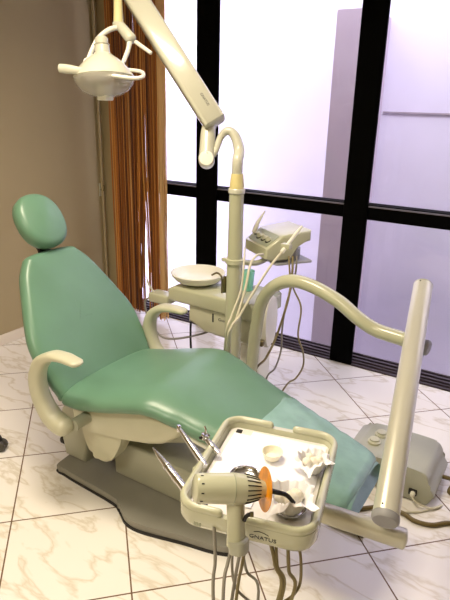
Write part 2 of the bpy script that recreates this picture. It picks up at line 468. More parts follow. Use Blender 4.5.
# seat and leg rest in one long pad
SEAT = [(-1.615, .498, .288), (-1.50, .520, .300), (-1.38, .553, .305), (-1.26, .588, .300), (-1.17, .605, .292), (-1.08, .592, .277), (-.98, .565, .255), (-.85, .530, .232), (-.70, .487, .212), (-.55, .443, .195), (-.43, .408, .185)]
def long_pad(st, thick, crown=.012, grow=0, seg=48, power=5.5, endr=.032):
    P = smooth_path([(x, 0, z) for x, z, w in st], 5); n = len(P); W = lerp_list([s[2] for s in st], n)
    L0 = 0; acc = [0]
    for a, c in zip(P, P[1:]): acc.append(acc[-1]+(c-a).length)
    T = acc[-1]
    # add extra end stations so the ends round over
    st2 = []
    for i, p in enumerate(P):
        st2.append((acc[i], p, W[i]))
    extra = []
    for k in range(1, 6):
        s = endr*(1-math.cos(PI/2*k/6)); extra += [s, T-s]
    for s in extra:
        for i in range(n-1):
            if acc[i] <= s <= acc[i+1]:
                f = (s-acc[i])/(acc[i+1]-acc[i]); st2.append((s, P[i]*(1-f)+P[i+1]*f, W[i]*(1-f)+W[i+1]*f)); break
    st2.sort(key=lambda q: q[0])
    b = B(); rings = []
    for j, (s, p, w) in enumerate(st2):
        d = min(s, T-s); k = 1
        if d < endr: k = math.sqrt(max(0, 1-(1-d/endr)**2))
        k = max(k, .05)
        a = st2[max(j-1, 0)][1]; c = st2[min(j+1, len(st2)-1)][1]; t = (c-a).normalized(); nn = V((-t.z, 0, t.x))
        if nn.z < 0: nn = -nn
        th = thick/2*(.45+.55*k)+grow; ww = w-endr*(1-k)+grow
        ring = []
        for q in range(seg):
            an = 2*PI*q/seg; cs, sn = math.cos(an), math.sin(an)
            yy = math.copysign(abs(cs)**(2/power), cs); zz = math.copysign(abs(sn)**(2/2.6), sn)
            h = zz*th + (crown*(1-yy*yy) if zz > 0 else 0)
            wy = ww*yy*(1 if zz > 0 else 1-.07*abs(zz))
            ring.append(b.verts.new(V((p.x, CY+wy, p.z))-nn*thick/2+nn*h))
        rings.append(ring)
    for A, C in zip(rings, rings[1:]):
        for q in range(seg): b.faces.new((A[q], A[(q+1) % seg], C[(q+1) % seg], C[q]))
    b.faces.new(rings[0][::-1]); b.faces.new(rings[-1])
    return b
obj('seat', long_pad(SEAT, .092), M['vinyl'], chair, angle=60)
# white underside pan of the leg rest
PAN = [(-1.05, .490, .22), (-.85, .437, .20), (-.70, .393, .185), (-.55, .35, .17), (-.44, .318, .16)]
obj('leg_rest_pan', long_pad(PAN, .035, 0), M['white'], chair, angle=60)
# thin plastic cover over the foot end
CV = [(x, z+.001, w) for x, z, w in SEAT if x > -.86]; CV[0] = (-.83, .525, .230); CV.append((-.415, .404, .186))
cb = long_pad(CV, .094, .012, grow=.003, endr=.04)
random.seed(3)
for v in cb.verts:
    x, y = v.co.x, v.co.y
    if v.co.z > .38: v.co.z += .003*math.sin(x*38+y*21)*math.sin(y*47-x*17)+.002*math.sin(x*90+y*60)
obj('foot_cover', cb, M['cover'], chair, angle=60)['label'] = 'thin bluish green plastic cover over the foot end'

# backrest
TH = math.radians(57)
su = V((-math.cos(TH), 0, math.sin(TH)))     # up along the back
sn = V((math.sin(TH), 0, math.cos(TH)))      # out of the front
P0 = V((-1.60, CY+.010, .50))
half = [(.118, .580), (.150, .558), (.194, .50), (.234, .41), (.278, .30), (.303, .22), (.305, .13), (.285, .0), (.25, -.045)]
out = [(y, s) for y, s in half]+[(0, -.05)]+[(-y, s) for y, s in half[::-1]]+[(0, .588)]
out = smooth2d(out, 5)
b = B(); cushion(b, out, (P0-sn*.035, (0, 1, 0), su, sn), .066, .030, .010); obj('backrest', b, M['vinyl'], chair, angle=60)
b = B(); cushion(b, [(p[0]*.84, p[1]*.86+.03) for p in out], (P0-sn*.088, (0, 1, 0), su, sn), .05, .024, .0); obj('back_shell', b, M['plastic_grey'], chair, angle=60)
# headrest
HC = P0+su*.713+sn*.003+V((0, .006, 0))
b = B(); ho = [(.118*math.copysign(abs(math.cos(a))**.88, math.cos(a)), .128*math.copysign(abs(math.sin(a))**.88, math.sin(a))) for a in [2*PI*k/40 for k in range(40)]]
cushion(b, ho, (HC, (0, 1, 0), su, sn), .082, .034, .014); obj('headrest', b, M['vinyl'], chair, angle=70)
b = B(); sweep(b, [P0+su*.50-sn*.06, P0+su*.64-sn*.05, P0+su*.70-sn*.045], .032, .012, seg=16, side=(0, 1, 0), power=3.5); obj('headrest_bar', b, M['rubber'], chair)
# armrests: moulded brackets ending in a flat pad
def armrest(y, pts, w, t):
    P = smooth_path([(x, y, z) for x, z in pts], 6)
    b = B(); sweep(b, P, w, t, seg=20, side=(0, 1, 0), power=2.6, round_end=.8); return b
obj('armrest', armrest(1.285, [(-1.435, .700), (-1.50, .704), (-1.57, .69), (-1.635, .64), (-1.662, .56), (-1.645, .48), (-1.60, .42), (-1.56, .40), (-1.53, .394)], [.030, .034, .036, .034, .034, .036, .040, .042, .042], [.012, .014, .019, .028, .034, .036, .037, .037, .036]), M['plastic'], chair)
obj('armrest', armrest(1.955, [(-1.44, .695), (-1.50, .695), (-1.57, .68), (-1.625, .63), (-1.64, .56), (-1.62, .48), (-1.57, .42), (-1.50, .39), (-1.45, .385)], [.030, .034, .036, .034, .034, .036, .040, .042, .042], [.014, .016, .02, .026, .030, .032, .034, .034, .034]), M['plastic'], chair)
for y0, y1 in ((1.31, 1.40), (1.84, 1.93)):
    b = B(); sweep(b, [(-1.505, y0, .395), (-1.505, y1, .395)], .026, seg=20); obj('armrest_pivot', b, M['plastic_grey'], chair)

# ------------------------------------------------------------------ delivery arm with instrument tray
unit = thing('instrument_arm', 'cream tubular instrument arm with rounded tray reaching over the foot of the green chair', 'instrument tray', (-1.14, 2.08, 0))
b = B()
tube(b, [(-1.145, 2.1, .0), (-1.145, 2.1, .25), (-1.139, 2.100, 0.458), (-1.125, 2.100, 0.626), (-1.105, 2.100, 0.758), (-1.049, 2.090, 0.849), (-0.959, 2.080, 0.901), (-0.853, 2.070, 0.901), (-0.730, 2.060, 0.863), (-0.637, 2.050, 0.813), (-0.559, 2.050, 0.780), (-0.449, 2.040, 0.772), (-0.366, 2.030, 0.764)], .0285, n=10, seg=20)
swing = obj('swing_arm', b, M['enamel'], unit)
b = B(); lathe(b, [(.029, 0), (.0305, .004), (.0305, .014), (.024, .020), (0, .021)], (-0.366, 2.030, 0.764), V((-0.366, 2.030, 0.764))-V((-0.449, 2.040, 0.772)), 24); obj('end_cap', b, M['cap_grey'], swing)
b = B(); lathe(b, [(.075, 0), (.075, .01), (.05, .02), (.035, .05), (.0, .05)], (-1.145, 2.1, 0), seg=28); obj('floor_foot', b, M['plastic_grey'], unit)
bt = V((-0.437, 2.204, 0.942)); bb = V((-0.269, 1.316, 0.543))
bd = (bb-bt).normalized()
b = B(); sweep(b, [bt, bt+(bb-bt)*.5, bb], .037, .037, seg=28, power=2.3); beam = obj('spring_arm', b, M['satin'], unit)
b = B(); lathe(b, [(.0372, 0), (.039, .002), (.039, .016), (.034, .022), (0, .024)], bb, bd, 28); obj('end_cap', b, M['cap_grey'], beam)
b = B(); lathe(b, [(.0372, 0), (.038, .002), (.038, .006), (.030, .010), (0, .011)], bt, -bd, 28); obj('end_cap', b, M['enamel'], beam)
for q, w_ in ((bb-bd*.012, .003), (bt+bd*.006, .003)):
    # small dark screw towards the room
    d = V((-.05, -.95, .3)); d = (d-bd*d.dot(bd)).normalized()
    b = B(); lathe(b, [(0, .0), (w_, .0), (w_, .0015), (0, .002)], q+d*.0375, d, 10); obj('screw', b, M['rubber'], beam)
pj = bt+(bb-bt)*.34
b = B(); sweep(b, [(-0.437, 2.040, 0.771), pj], .022, seg=16); obj('pivot_joint', b, M['enamel'], unit)
# lower arm under the tray
la = V((-0.220, 1.367, 0.444)); 
TU = V((.970, .242, 0)); TV = V((-.242, .970, 0)); TC = V((-.560, 1.128, 0)); UP = V((0, 0, 1))
lb = V((-.56, 1.315, .455))
b = B(); sweep(b, [la, lb], .030, .026, seg=24, power=2.6, round_end=.35); obj('support_arm', b, M['satin'], unit)
b = B(); sweep(b, [bb-bd*.09, V(((bb-bd*.09).x, (bb-bd*.09).y-.01, la.z+.01))], .02, seg=16); obj('pivot_pin', b, M['cap_grey'], unit)
b = B(); tube(b, [lb+V((0.03, -.00, .0)), lb+V((.02, -.01, .05)), TC+TV*.12+UP*.64], .022, seg=16); obj('tray_post', b, M['enamel_pale'], unit)

# tray
HX, HY = .173, .216
tf = lambda z: (TC+UP*z, TU, TV, UP)
b = B()
sections = [(.644, .030), (.640, .045)]
prof = [(.624, .040), (.630, .018), (.642, .006), (.656, 0), (.690, 0)]
rings = []
for z, ins in prof:
    rings.append([b.verts.new(TC+TU*x+TV*y+UP*z) for x, y in rrect(HX-ins, HY-ins, .055-ins*.6, 8)])
rings.append([b.verts.new(TC+TU*x+TV*y+UP*.690) for x, y in rrect(HX-.016, HY-.016, .042, 8)])
rings.append([b.verts.new(TC+TU*x+TV*y+UP*.672) for x, y in rrect(HX-.022, HY-.022, .036, 8)])
n = len(rings[0])
for A, C in zip(rings, rings[1:]):
    for k in range(n): b.faces.new((A[k], A[(k+1) % n], C[(k+1) % n], C[k]))
b.faces.new(rings[0][::-1]); b.faces.new(rings[-1])
tray = obj('tray', b, M['enamel'], unit, angle=50)
# raised rim, open in the middle of the far side and lower along the near side
path = [TC+TU*x+TV*y+UP*.694 for x, y in rrect(HX-.008, HY-.008, .050, 10)]
def arc(pred0, pred1):
    pts = rrect(HX-.008, HY-.008, .050, 10); out = []
    return pts
pts = rrect(HX-.008, HY-.008, .050, 10)                   # starts at right side, runs counter-clockwise over the far side
near_i = None
left = [p for p in pts if p[0] < 0]; right = [p for p in pts if p[0] > 0]
L = [(-.035, HY-.008)] + left + [(-.06, -HY+.008)]
right_lo = [p for p in right if p[1] < 0]; right_hi = [p for p in right if p[1] > 0]
Rr = [(-.005, -HY+.008)] + right_lo + right_hi + [(.045, HY-.008)]
for seq in (L, Rr):
    q = []
    for a, c in zip(seq, seq[1:]):
        m = max(1, int((V(c)-V(a)).length/.02))
        q += [tuple(V(a)+(V(c)-V(a))*k/m) for k in range(m)]
    q.append(seq[-1])
    b = B(); sweep(b, [TC+TU*x+TV*y+UP*.697 for x, y in q], .012, .0095, seg=14, side=(0, 0, 1), round_end=.9); obj('tray_rim', b, M['enamel'], tray)
b = B(); prism(b, rrect(HX-.024, HY-.024, .022, 6), tf(.6725), 0, .004); obj('tray_liner', b, M['liner'], tray, smooth=False)
b = B(); prism(b, rrect(.009, .022, .003, 2, -.122, .160), tf(.6765), 0, .0015); obj('tray_slot', b, M['rubber'], tray, smooth=False)
# arrow sticker near the gun
b = B(); prism(b, rrect(.020, .0075, .001, 2, -0.122, -0.172), tf(.6765), 0, .001); st = obj('arrow_sticker', b, M['rubber'], tray, smooth=False)
b = B(); prism(b, [(-0.1390, -0.1724), (-0.1310, -0.1669), (-0.1310, -0.1704), (-0.1050, -0.1704), (-0.1050, -0.1744), (-0.1310, -0.1744), (-0.1310, -0.1779)], tf(.6776), 0, .0004); obj('arrow', b, M['paper'], st, smooth=False)
# writing on the near face
ff = TC-TV*(HY+.0002)
lettering('GNATUS', .0145, (ff+TU*.052+UP*.662, TU, UP, -TV), tray, M['print'], sx=1.15)
b = B(); sweep(b, [ff+TU*(.030+.012*k)+UP*(.676+.004*math.sin(k*1.3)) for k in range(4)], .0009, seg=6); obj('logo_swash', b, M['print'], tray)
for k in range(3):
    b = B(); bx_ = ff+TU*(-.118+.007*k)+UP*.655
    prism(b, rrect(.0022, .0055, .0006, 2), (bx_, TU, UP, -TV), 0, .0008); obj('touch_key', b, M['panel'], tray, smooth=False)

# handpieces in the holders along the tray's left side
def handpiece(label, tip, end, r, kind):
    tip, end = V(tip), V(end); d = (tip-end); L = d.length; d.normalize()
    h = thing('dental_handpiece', label, 'handpiece', tuple(end), 'handpieces on the left side of the tray')
    b = B()
    lathe(b, [(r*.75, 0), (r, .01), (r*1.05, L*.35), (r*.95, L*.40), (r*1.0, L*.42), (r*.8, L*.75), (r*.55, L*.97), (0, L*.98)], end, d, 16)
    obj('barrel', b, M['steel'], h)
    if kind == 'turbine':
        b = B(); s = V((0, 0, 1)); lathe(b, [(0, -.010), (r*.75, -.010), (r*.75, .006), (r*.5, .009), (0, .009)], tip, s, 14); obj('turbine_head', b, M['steel'], h)
    elif kind == 'syringe':
        b = B(); lathe(b, [(0, -.006), (r*1.3, -.006), (r*1.3, .01), (0, .012)], tip, V((.2, .3, 1)), 14); obj('syringe_head', b, M['steel'], h)
        b = B(); tube(b, [tip+V((0, 0, .006)), tip+V((.0, .004, .022)), tip+V((-.006, .006, .032))], .0028, n=5, seg=8); obj('nozzle', b, M['steel'], h)
        b = B(); lathe(b, [(0, 0), (.004, 0), (.004, .004), (0, .005)], tip+V((-.006, -.012, .003)), V((-.3, -.8, .2)), 10); obj('button', b, M['rubber'], h)
    else:
        b = B(); lathe(b, [(r*.5, 0), (r*.2, .03), (0, .032)], tip-d*.012, d, 12); obj('tip', b, M['steel'], h)
        for f in (.25, .33, .6):
            b = B(); lathe(b, [(r*1.1, 0), (r*1.12, .004), (r*1.1, .008)], end+d*L*f, d, 16); obj('collar', b, M['steel'], h)
    return h
handpiece('thick silver handpiece with pointed tip, lowest of those left of the tray', (-0.842, 1.016, 0.701), (-0.689, 0.951, 0.678), .0105, 'motor')
handpiece('slim silver turbine handpiece beside the green leg rest left of the tray', (-0.832, 1.110, 0.731), (-0.695, 1.043, 0.698), .0092, 'turbine')
handpiece('short silver air syringe with a hooked nozzle behind the tray edge', (-0.763, 1.142, 0.708), (-0.692, 1.107, 0.697), .0100, 'syringe')
for y in (-.11, -.02, .05):
    b = B(); q = TC-TU*(HX+.004)+TV*y+UP*.655; box(b, q-V((.02, .012, .010)), q+V((.012, .012, .010)), .004, 2)
    obj('instrument_holder', b, M['enamel'], tray)

# hoses hanging from the underside of the tray
def hose(pts, r, m, parent=unit):
    b = B(); tube(b, pts, r, n=8, seg=10); return obj('hose', b, m, parent)
hose([(-0.574, 0.902, 0.660), (-0.556, 0.882, 0.585), (-0.541, 0.853, 0.495), (-0.456, 0.770, .18), (-0.406, 0.730, .05), (-0.186, 0.670, .012), (0.514, 1.310, .012)], .0042, M['hose_grey'])
hose([(-0.525, 0.925, 0.643), (-0.525, 0.890, 0.589), (-0.513, 0.852, 0.512), (-0.444, 0.753, .18), (-0.394, 0.713, .05), (-0.174, 0.653, .012), (0.526, 1.293, .012)], .0042, M['hose_grey'])
hose([(-0.509, 0.930, 0.632), (-0.512, 0.916, 0.574), (-0.511, 0.890, 0.479), (-0.481, 0.763, .18), (-0.431, 0.723, .05), (-0.211, 0.663, .012), (0.489, 1.303, .012)], .0042, M['hose_grey'])
hose([(-0.514, 0.960, 0.621), (-0.514, 0.940, 0.544), (-0.513, 0.915, 0.454), (-0.453, 0.766, .18), (-0.403, 0.726, .05), (-0.183, 0.666, .012), (0.517, 1.306, .012)], .0042, M['hose_khaki'])
hose([(-0.549, 0.976, 0.592), (-0.549, 0.951, 0.532), (-0.527, 0.937, 0.466), (-0.479, 0.948, 0.424), (-0.453, 0.946, 0.379), (-0.489, 0.770, .18), (-0.439, 0.730, .05), (-0.219, 0.670, .012), (0.481, 1.310, .012)], .0036, M['hose_grey'])
hose([(-0.552, 0.993, 0.577), (-0.514, 0.963, 0.509), (-0.467, 0.944, 0.455), (-0.441, 0.762, .18), (-0.391, 0.722, .05), (-0.171, 0.662, .012), (0.529, 1.302, .012)], .0036, M['hose_grey'])
hose([(-0.471, 1.001, 0.596), (-0.448, 0.991, 0.538), (-0.425, 0.971, 0.456), (-0.476, 0.785, .18), (-0.426, 0.745, .05), (-0.206, 0.685, .012), (0.494, 1.325, .012)], .0052, M['hose_khaki'])
hose([(-0.459, 1.009, 0.597), (-0.444, 0.993, 0.538), (-0.419, 0.975, 0.456), (-0.461, 0.748, .18), (-0.411, 0.708, .05), (-0.191, 0.648, .012), (0.509, 1.288, .012)], .0042, M['hose_khaki'])
hose([(-0.440, 1.040, 0.582), (-0.423, 1.020, 0.511), (-0.403, 1.002, 0.440), (-0.463, 0.785, .18), (-0.413, 0.745, .05), (-0.193, 0.685, .012), (0.507, 1.325, .012)], .0048, M['hose_khaki'])
hose([(-0.424, 1.068, 0.568), (-0.408, 1.058, 0.520), (-0.398, 1.041, 0.465), (-0.407, 1.023, 0.435), (-0.423, 1.006, 0.418), (-0.444, 0.982, 0.393), (-0.473, 0.740, .18), (-0.423, 0.700, .05), (-0.203, 0.640, .012), (0.497, 1.280, .012)], .0040, M['hose_khaki'])

# things on the tray
Zt = .6768
def sheet(name, label, cx, cy, hx, hy, rot, z, grp=None):
    b = B(); nx, ny = 14, 16; c, s = math.cos(rot), math.sin(rot); g = []
    for j in range(ny+1):
        row = []
        for i in range(nx+1):
            x = -hx+2*hx*i/nx; y = -hy+2*hy*j/ny
            q = TC+TU*(cx+x*c-y*s)+TV*(cy+x*s+y*c)
            row.append(b.verts.new((q.x, q.y, z+.0004+.0005*(1+math.sin(i*.9+j*.5)))))
        g.append(row)
    for j in range(ny):
        for i in range(nx): b.faces.new((g[j][i], g[j][i+1], g[j+1][i+1], g[j+1][i]))
    bmesh.ops.recalc_face_normals(b, faces=b.faces)
    bmesh.ops.solidify(b, geom=b.faces[:], thickness=.0006)
    return tag(obj(name, b, M['paper'], loc=tuple(TC+TU*cx+TV*cy+UP*z)), label, 'paper', grp)
sheet('paper_sheet', 'white paper sheet under the bowls, reaching the far edge of the tray', .028, .040, .112, .140, -.02, Zt+.0006)
sheet('paper_sheet', 'white paper sheet at the left of the tray, lower of the two', -.065, .005, .072, .150, -.03, Zt+.0028)
# steel bowl behind the gun
def bowl(label, q, r, h, m='steel'):
    o = TC+TU*q[0]+TV*q[1]+UP*q[2]
    b = B(); lathe(b, [(0, 0), (r*.6, 0), (r*.85, h*.3), (r*.98, h*.75), (r, h), (r*.95, h), (r*.92, h*.75), (r*.78, h*.32), (r*.55, .003), (0, .003)], o, seg=36)
    return tag(obj('steel_bowl', b, M[m], loc=tuple(o)), label, 'bowl', 'steel bowls on the tray'), o
bowl('round polished steel bowl lying open behind the orange shield', (-.038, -.052, Zt+.0045), .043, .018)
Q2 = V((-0.438, 1.034, 0.680))-TC; bl2, c2 = bowl('steel bowl under the nearer crumpled paper, at the near right of the tray', (Q2.dot(TU), Q2.dot(TV), Zt+.002), .042, .016)
Q3 = V((-0.459, 1.214, 0.680))-TC; bl3, c3 = bowl('steel bowl under the farther crumpled paper cup on the tray', (Q3.dot(TU), Q3.dot(TV), Zt+.002), .026, .010)
def paper_cup(label, o, L, seed, rot, squash):
    """square of paper pressed into a bowl, its four corners flopping outwards, cotton inside"""
    rnd = random.Random(seed); o = V(o)
    t = thing('paper_cup', label, 'paper cup', tuple(o), 'crumpled paper cups on the tray')
    b = B(); N = 34; g = []
    p1, p2, p3 = [rnd.uniform(0, 6) for _ in range(3)]
    for j in range(N+1):
        row = []
        for i in range(N+1):
            u, v = -1+2*i/N, -1+2*j/N; sd = math.hypot(u, v); a = math.atan2(v, u)+rot
            if sd < .36: rr, z = sd, 0
            elif sd < .86: rr, z = .36+.22*(sd-.36)/.5, (sd-.36)*1.15
            else: rr, z = .58+(sd-.86)*.62, .575-(sd-.86)*(.25+.35*math.sin(2*a+p3))
            w = max(0, sd-.3)
            rr *= 1+w*(.10*math.sin(5*a+p1)+.07*math.sin(11*a+p2)+.03*math.sin(23*a+p3))
            z *= 1+.16*math.sin(3*a+p2)+.07*math.sin(13*a+p1)
            z += .02*w*math.sin(17*u+p1)*math.sin(15*v+p2)
            row.append(b.verts.new(o+V((math.cos(a)*rr*L, math.sin(a)*rr*L*squash, .002+max(0, z)*L))))
        g.append(row)
    for j in range(N):
        for i in range(N): b.faces.new((g[j][i], g[j][i+1], g[j+1][i+1], g[j+1][i]))
    bmesh.ops.recalc_face_normals(b, faces=b.faces)
    bmesh.ops.solidify(b, geom=b.faces[:], thickness=.0006)
    obj('paper', b, M['paper'], t, angle=20)
    b = B()
    for k in range(6):
        s = bmesh.new(); bmesh.ops.create_icosphere(s, subdivisions=3, radius=L*rnd.uniform(.13, .22))
        c = o+V((rnd.uniform(-.22, .22)*L, rnd.uniform(-.22, .22)*L, L*rnd.uniform(.34, .52)))
        for v in s.verts: v.co = v.co*(1+.14*math.sin(v.co.x*700+k)*math.sin(v.co.y*600))+c
        merge(b, s)
    obj('cotton', b, M['cotton'], t, angle=80)
# the nearer paper sits in its bowl
paper_cup('crumpled white paper full of cotton in front of the orange shield', (*(-0.438, 1.027, 0.700)[:2], .690), .084, 5, .55, 1)
paper_cup('crumpled white paper cup of cotton, farther of the two on the tray', (*(-0.456, 1.206, 0.690)[:2], .684), .068, 11, 1.1, 1)
# cream folded paper between the two
o = TC+TU*.005+TV*.068+UP*(Zt+.004)
b = B(); lathe(b, [(.018, 0), (.026, .012), (.030, .024), (.028, .024), (.022, .004), (0, .004)], o, seg=20); tag(obj('cream_cup', b, M['cotton'], loc=tuple(o)), 'small pale cream cup left of the farther paper cup on the tray', 'cup')

# curing light gun in its holder at the near left corner of the tray
ga, gb = V((-0.571, 0.814, 0.832)), V((-0.455, 0.925, 0.807)); gd = (gb-ga).normalized(); GL = (gb-ga).length
gun = thing('curing_light', 'cream curing light gun with orange shield at the near left corner of the tray', 'curing light', (-0.479, 0.849, 0.677))
b = B(); lathe(b, [(0, 0), (.024, 0), (.030, .003), (.032, .010), (.033, GL*.4), (.034, GL*.53)], ga, gd, 36); obj('body', b, M['enamel'], gun)
b = B(); lathe(b, [(.034, GL*.53), (.033, GL*.62), (.030, GL*.75), (.024, GL*.88), (.019, GL*.96), (.017, GL*.99), (0, GL*.99)], ga, gd, 36); nose = obj('nose_cone', b, M['enamel'], gun)
b = B(); lathe(b, [(.0342, GL*.522), (.0348, GL*.526), (.0348, GL*.532), (.0342, GL*.536)], ga, gd, 36); obj('seam_ring', b, M['panel'], gun)
u, v, w = basis(gd)
for k in range(18):
    a = 2*PI*k/18; d = u*math.cos(a)+v*math.sin(a)
    b = B(); sweep(b, [ga+gd*GL*.70+d*.0318, ga+gd*GL*.78+d*.0292, ga+gd*GL*.90+d*.0235], .0014, seg=6); obj('vent', b, M['rubber'], nose)
for k in range(10):
    a = 2*PI*k/10; d = u*math.cos(a)+v*math.sin(a)
    b = B(); sweep(b, [ga+gd*.010+d*.0316, ga+gd*.016+d*.0320], .0016, seg=6); obj('vent', b, M['rubber'], nose)
b = B(); lathe(b, [(.010, -.001), (.048, -.001), (.049, .0), (.048, .0012), (.010, .0012)], gb-gd*.001, gd, 48); obj('shield', b, M['orange'], gun)
b = B(); lathe(b, [(0, -.003), (.011, -.003), (.012, .008), (.009, .011), (0, .011)], gb, gd, 24); obj('light_collar', b, M['rubber'], gun)
b = B(); tube(b, [gb, (-0.444, 0.954, 0.785), (-0.426, 0.977, 0.769), (-0.412, 0.993, 0.742)], [.0062, .0058, .0052, .0046], seg=14); obj('light_guide', b, M['rubber'], gun)
ht = ga+gd*GL*.58
b = B(); sweep(b, smooth_path([ht-V((0, 0, .02)), (-0.494, 0.868, 0.730), (-0.485, 0.856, 0.688)], 6), [.019, .0185, .020], [.018, .0185, .020], seg=24, power=2.8); obj('handle', b, M['enamel'], gun)
b = B(); sweep(b, [(-0.483, 0.860, 0.700), (-0.476, 0.854, 0.675)], [.0225, .020], [.022, .020], seg=24, power=3, round_end=.25); obj('holder_cup', b, M['plastic_grey'], gun)
b = B(); tube(b, [(-0.475, 0.870, 0.750), (-0.470, 0.873, 0.764), (-0.461, 0.880, 0.768)], .0045, n=4, seg=10); obj('trigger', b, M['rubber'], gun)
b = B(); lathe(b, [(0, 0), (.006, 0), (.006, .008), (0, .009)], (-0.465, 0.877, 0.767), V((.8, .5, 0)), 14); obj('trigger_button', b, M['bronze'], gun)

# ------------------------------------------------------------------ spittoon unit with its column
sp = thing('spittoon_unit', 'cream spittoon cabinet behind the green chair with white basin and lidded side pod', 'spittoon', (-1.5, 2.34, 0))
XZ = ((0, 0, 0), (1, 0, 0), (0, 0, 1), (0, 1, 0))
b = B(); prism(b, [(-1.735, .610), (-1.735, .675), (-1.70, .692), (-1.22, .692), (-1.20, .675), (-1.20, .60)], XZ, 2.22, 2.52, .016, 3); obj('top_cover', b, M['enamel'], sp)
b = B(); prism(b, [(-1.61, .615), (-1.21, .615), (-1.21, .48), (-1.24, .465), (-1.44, .468), (-1.50, .50), (-1.61, .51)], XZ, 2.235, 2.50, .018, 3); obj('cabinet', b, M['plastic'], sp)
b = B(); box(b, (-1.33, 2.3, 0), (-1.21, 2.44, .47), .02); obj('pedestal', b, M['white'], sp)
b = B(); prism(b, smooth2d([(2.235, .61), (2.257, .705), (2.295, .74), (2.335, .715), (2.36, .61), (2.34, .50), (2.295, .455), (2.253, .50)], 5), ((-1.20, 0, 0), (0, 1, 0), (0, 0, 1), (1, 0, 0)), 0, .055, .02, 4); pod = obj('side_pod', b, M['white'], sp)
b = B(); box(b, (-1.20, 2.22, .485), (-1.15, 2.25, .515), .006); obj('latch', b, M['bronze'], pod)
b = B(); box(b, (-1.915, 2.27, .550), (-1.775, 2.36, .605), .012); arm_box = obj('suction_holder', b, M['enamel'], sp)
b = B(); tube(b, [(-1.89, 2.30, .60), (-1.92, 2.29, .645), (-1.935, 2.29, .69)], [.005, .006, .003], seg=10); obj('suction_tip', b, M['hose_pale'], arm_box)
b = B(); tube(b, [(-1.90, 2.31, .575), (-1.96, 2.30, .53), (-1.92, 2.29, .43), (-1.80, 2.28, .35), (-1.6, 2.36, .4), (-1.50, 2.38, .48)], .006, seg=10); obj('hose', b, M['hose_grey'], arm_box)
BC = V((-1.632, 2.36, .690))
b = B(); lathe(b, [(.045, 0), (.085, .008), (.12, .022), (.142, .046), (.148, .060), (.145, .064), (.139, .060), (.115, .030), (.07, .016), (.02, .012), (0, .012)], BC, seg=48); basin = obj('basin', b, M['white'], sp)
basin['label'] = 'round white ceramic basin'
b = B(); lathe(b, [(0, .0), (.012, 0), (.012, .002), (0, .003)], BC+V((0, 0, .0125)), seg=16); obj('drain', b, M['steel'], basin)
b = B(); tube(b, [(-1.435, 2.29, .69), (-1.435, 2.29, .76), (-1.445, 2.29, .785), (-1.475, 2.30, .79), (-1.51, 2.31, .77)], .0052, seg=12); obj('faucet', b, M['bronze'], sp)
b = B(); box(b, (-1.455, 2.231, .545), (-1.447, 2.237, .592), .001, 1); obj('indicator_slot', b, M['rubber'], sp)
lettering('Gnatus', .022, ((-1.385, 2.2345, .566), (1, 0, 0), (0, 0, 1), (0, -1, 0)), sp, M['print'], sx=1.1)
for x in (-1.41, -1.385, -1.36):
    b = B(); tube(b, [(x, 2.34, .48), (x-.005, 2.31, .25), (x, 2.30, .02), (x-.03, 2.36, .010), (x-.06, 2.44, .010)], .006, seg=8); obj('hose', b, M['rubber'], sp)
b = B(); tube(b, [(-1.63, 2.34, .67), (-1.66, 2.33, .45), (-1.66, 2.35, .2), (-1.60, 2.36, .02), (-1.45, 2.36, .012)], .006, seg=8); obj('hose', b, M['rubber'], sp)

cup = B(); lathe(cup, [(0, 0), (.026, 0), (.034, .105), (.0335, .106), (.0325, .103), (.025, .003), (0, .003)], (-1.350, 2.408, .6925), seg=28)
tag(obj('drinking_cup', cup, M['mint'], loc=(-1.350, 2.408, .6925)), 'translucent mint green plastic cup on the spittoon cabinet beside the column', 'cup')

# operating lamp: column, curved neck, spring arm, lamp head
lamp = thing('operating_lamp', 'cream dental operating lamp on a tall column behind the chair with slanting arm', 'dental lamp', (-1.27, 2.1, 0))
cb_, ct = V((-1.247, 2.100, 0.518)), V((-1.249, 2.100, 1.275))
colx = -1.25
b = B(); lathe(b, [(.07, 0), (.07, .012), (.046, .03), (.042, .3), (.0385, .62), (.036, .90), (.0335, 1.0), (.032, 1.245)], (colx, 2.1, 0), seg=32); obj('column', b, M['enamel'], lamp)
b = B(); lathe(b, [(.034, 0), (.037, .003), (.037, .018), (.034, .022)], (colx, 2.1, 1.243), seg=32); obj('collar', b, M['enamel_pale'], lamp)
b = B(); lathe(b, [(.0315, 0), (.0315, .02), (.027, .06), (.026, .066)], (colx, 2.1, 1.262), seg=32); obj('bushing', b, plain('yellowed_plastic', (222, 210, 150), .35), lamp)
b = B(); tube(b, [(colx, 2.1, 1.32), (colx+.0, 2.1, 1.38), (-1.264, 2.133, 1.424), (-1.291, 2.140, 1.481), (-1.320, 2.130, 1.501), (-1.347, 2.115, 1.475), (-1.356, 2.084, 1.413), (-1.376, 2.059, 1.384)], [.023, .0235, .0235, .021, .018, .015, .0135, .0135], n=8, seg=20); obj('curved_neck', b, M['enamel_pale'], lamp)
jc = V((-1.380, 2.055, 1.379))
fwd = V((.495, -.801, .337))
b = B(); lathe(b, [(0, -.03), (.03, -.03), (.034, -.024), (.034, .028), (.03, .036), (0, .038)], jc, fwd, 28); obj('pivot_joint', b, M['white'], lamp)
b = B(); sweep(b, [jc+V((0, 0, .015)), V((-1.403, 2.098, 1.485)), V((-1.406, 2.110, 1.518))], [.033, .033, .030], seg=24); obj('pivot_post', b, M['enamel_pale'], lamp)
a0, a1 = V((-1.375, 2.110, 1.532)), V((-1.901, 2.120, 2.151)); ad = (a1-a0).normalized()
b = B(); sweep(b, [a0, a0*.5+a1*.5, a1], [.046, .046, .044], [.050, .050, .048], seg=32, side=tuple(fwd), power=5, round_end=.15); sarm = obj('spring_arm', b, M['enamel_pale'], lamp, angle=50)
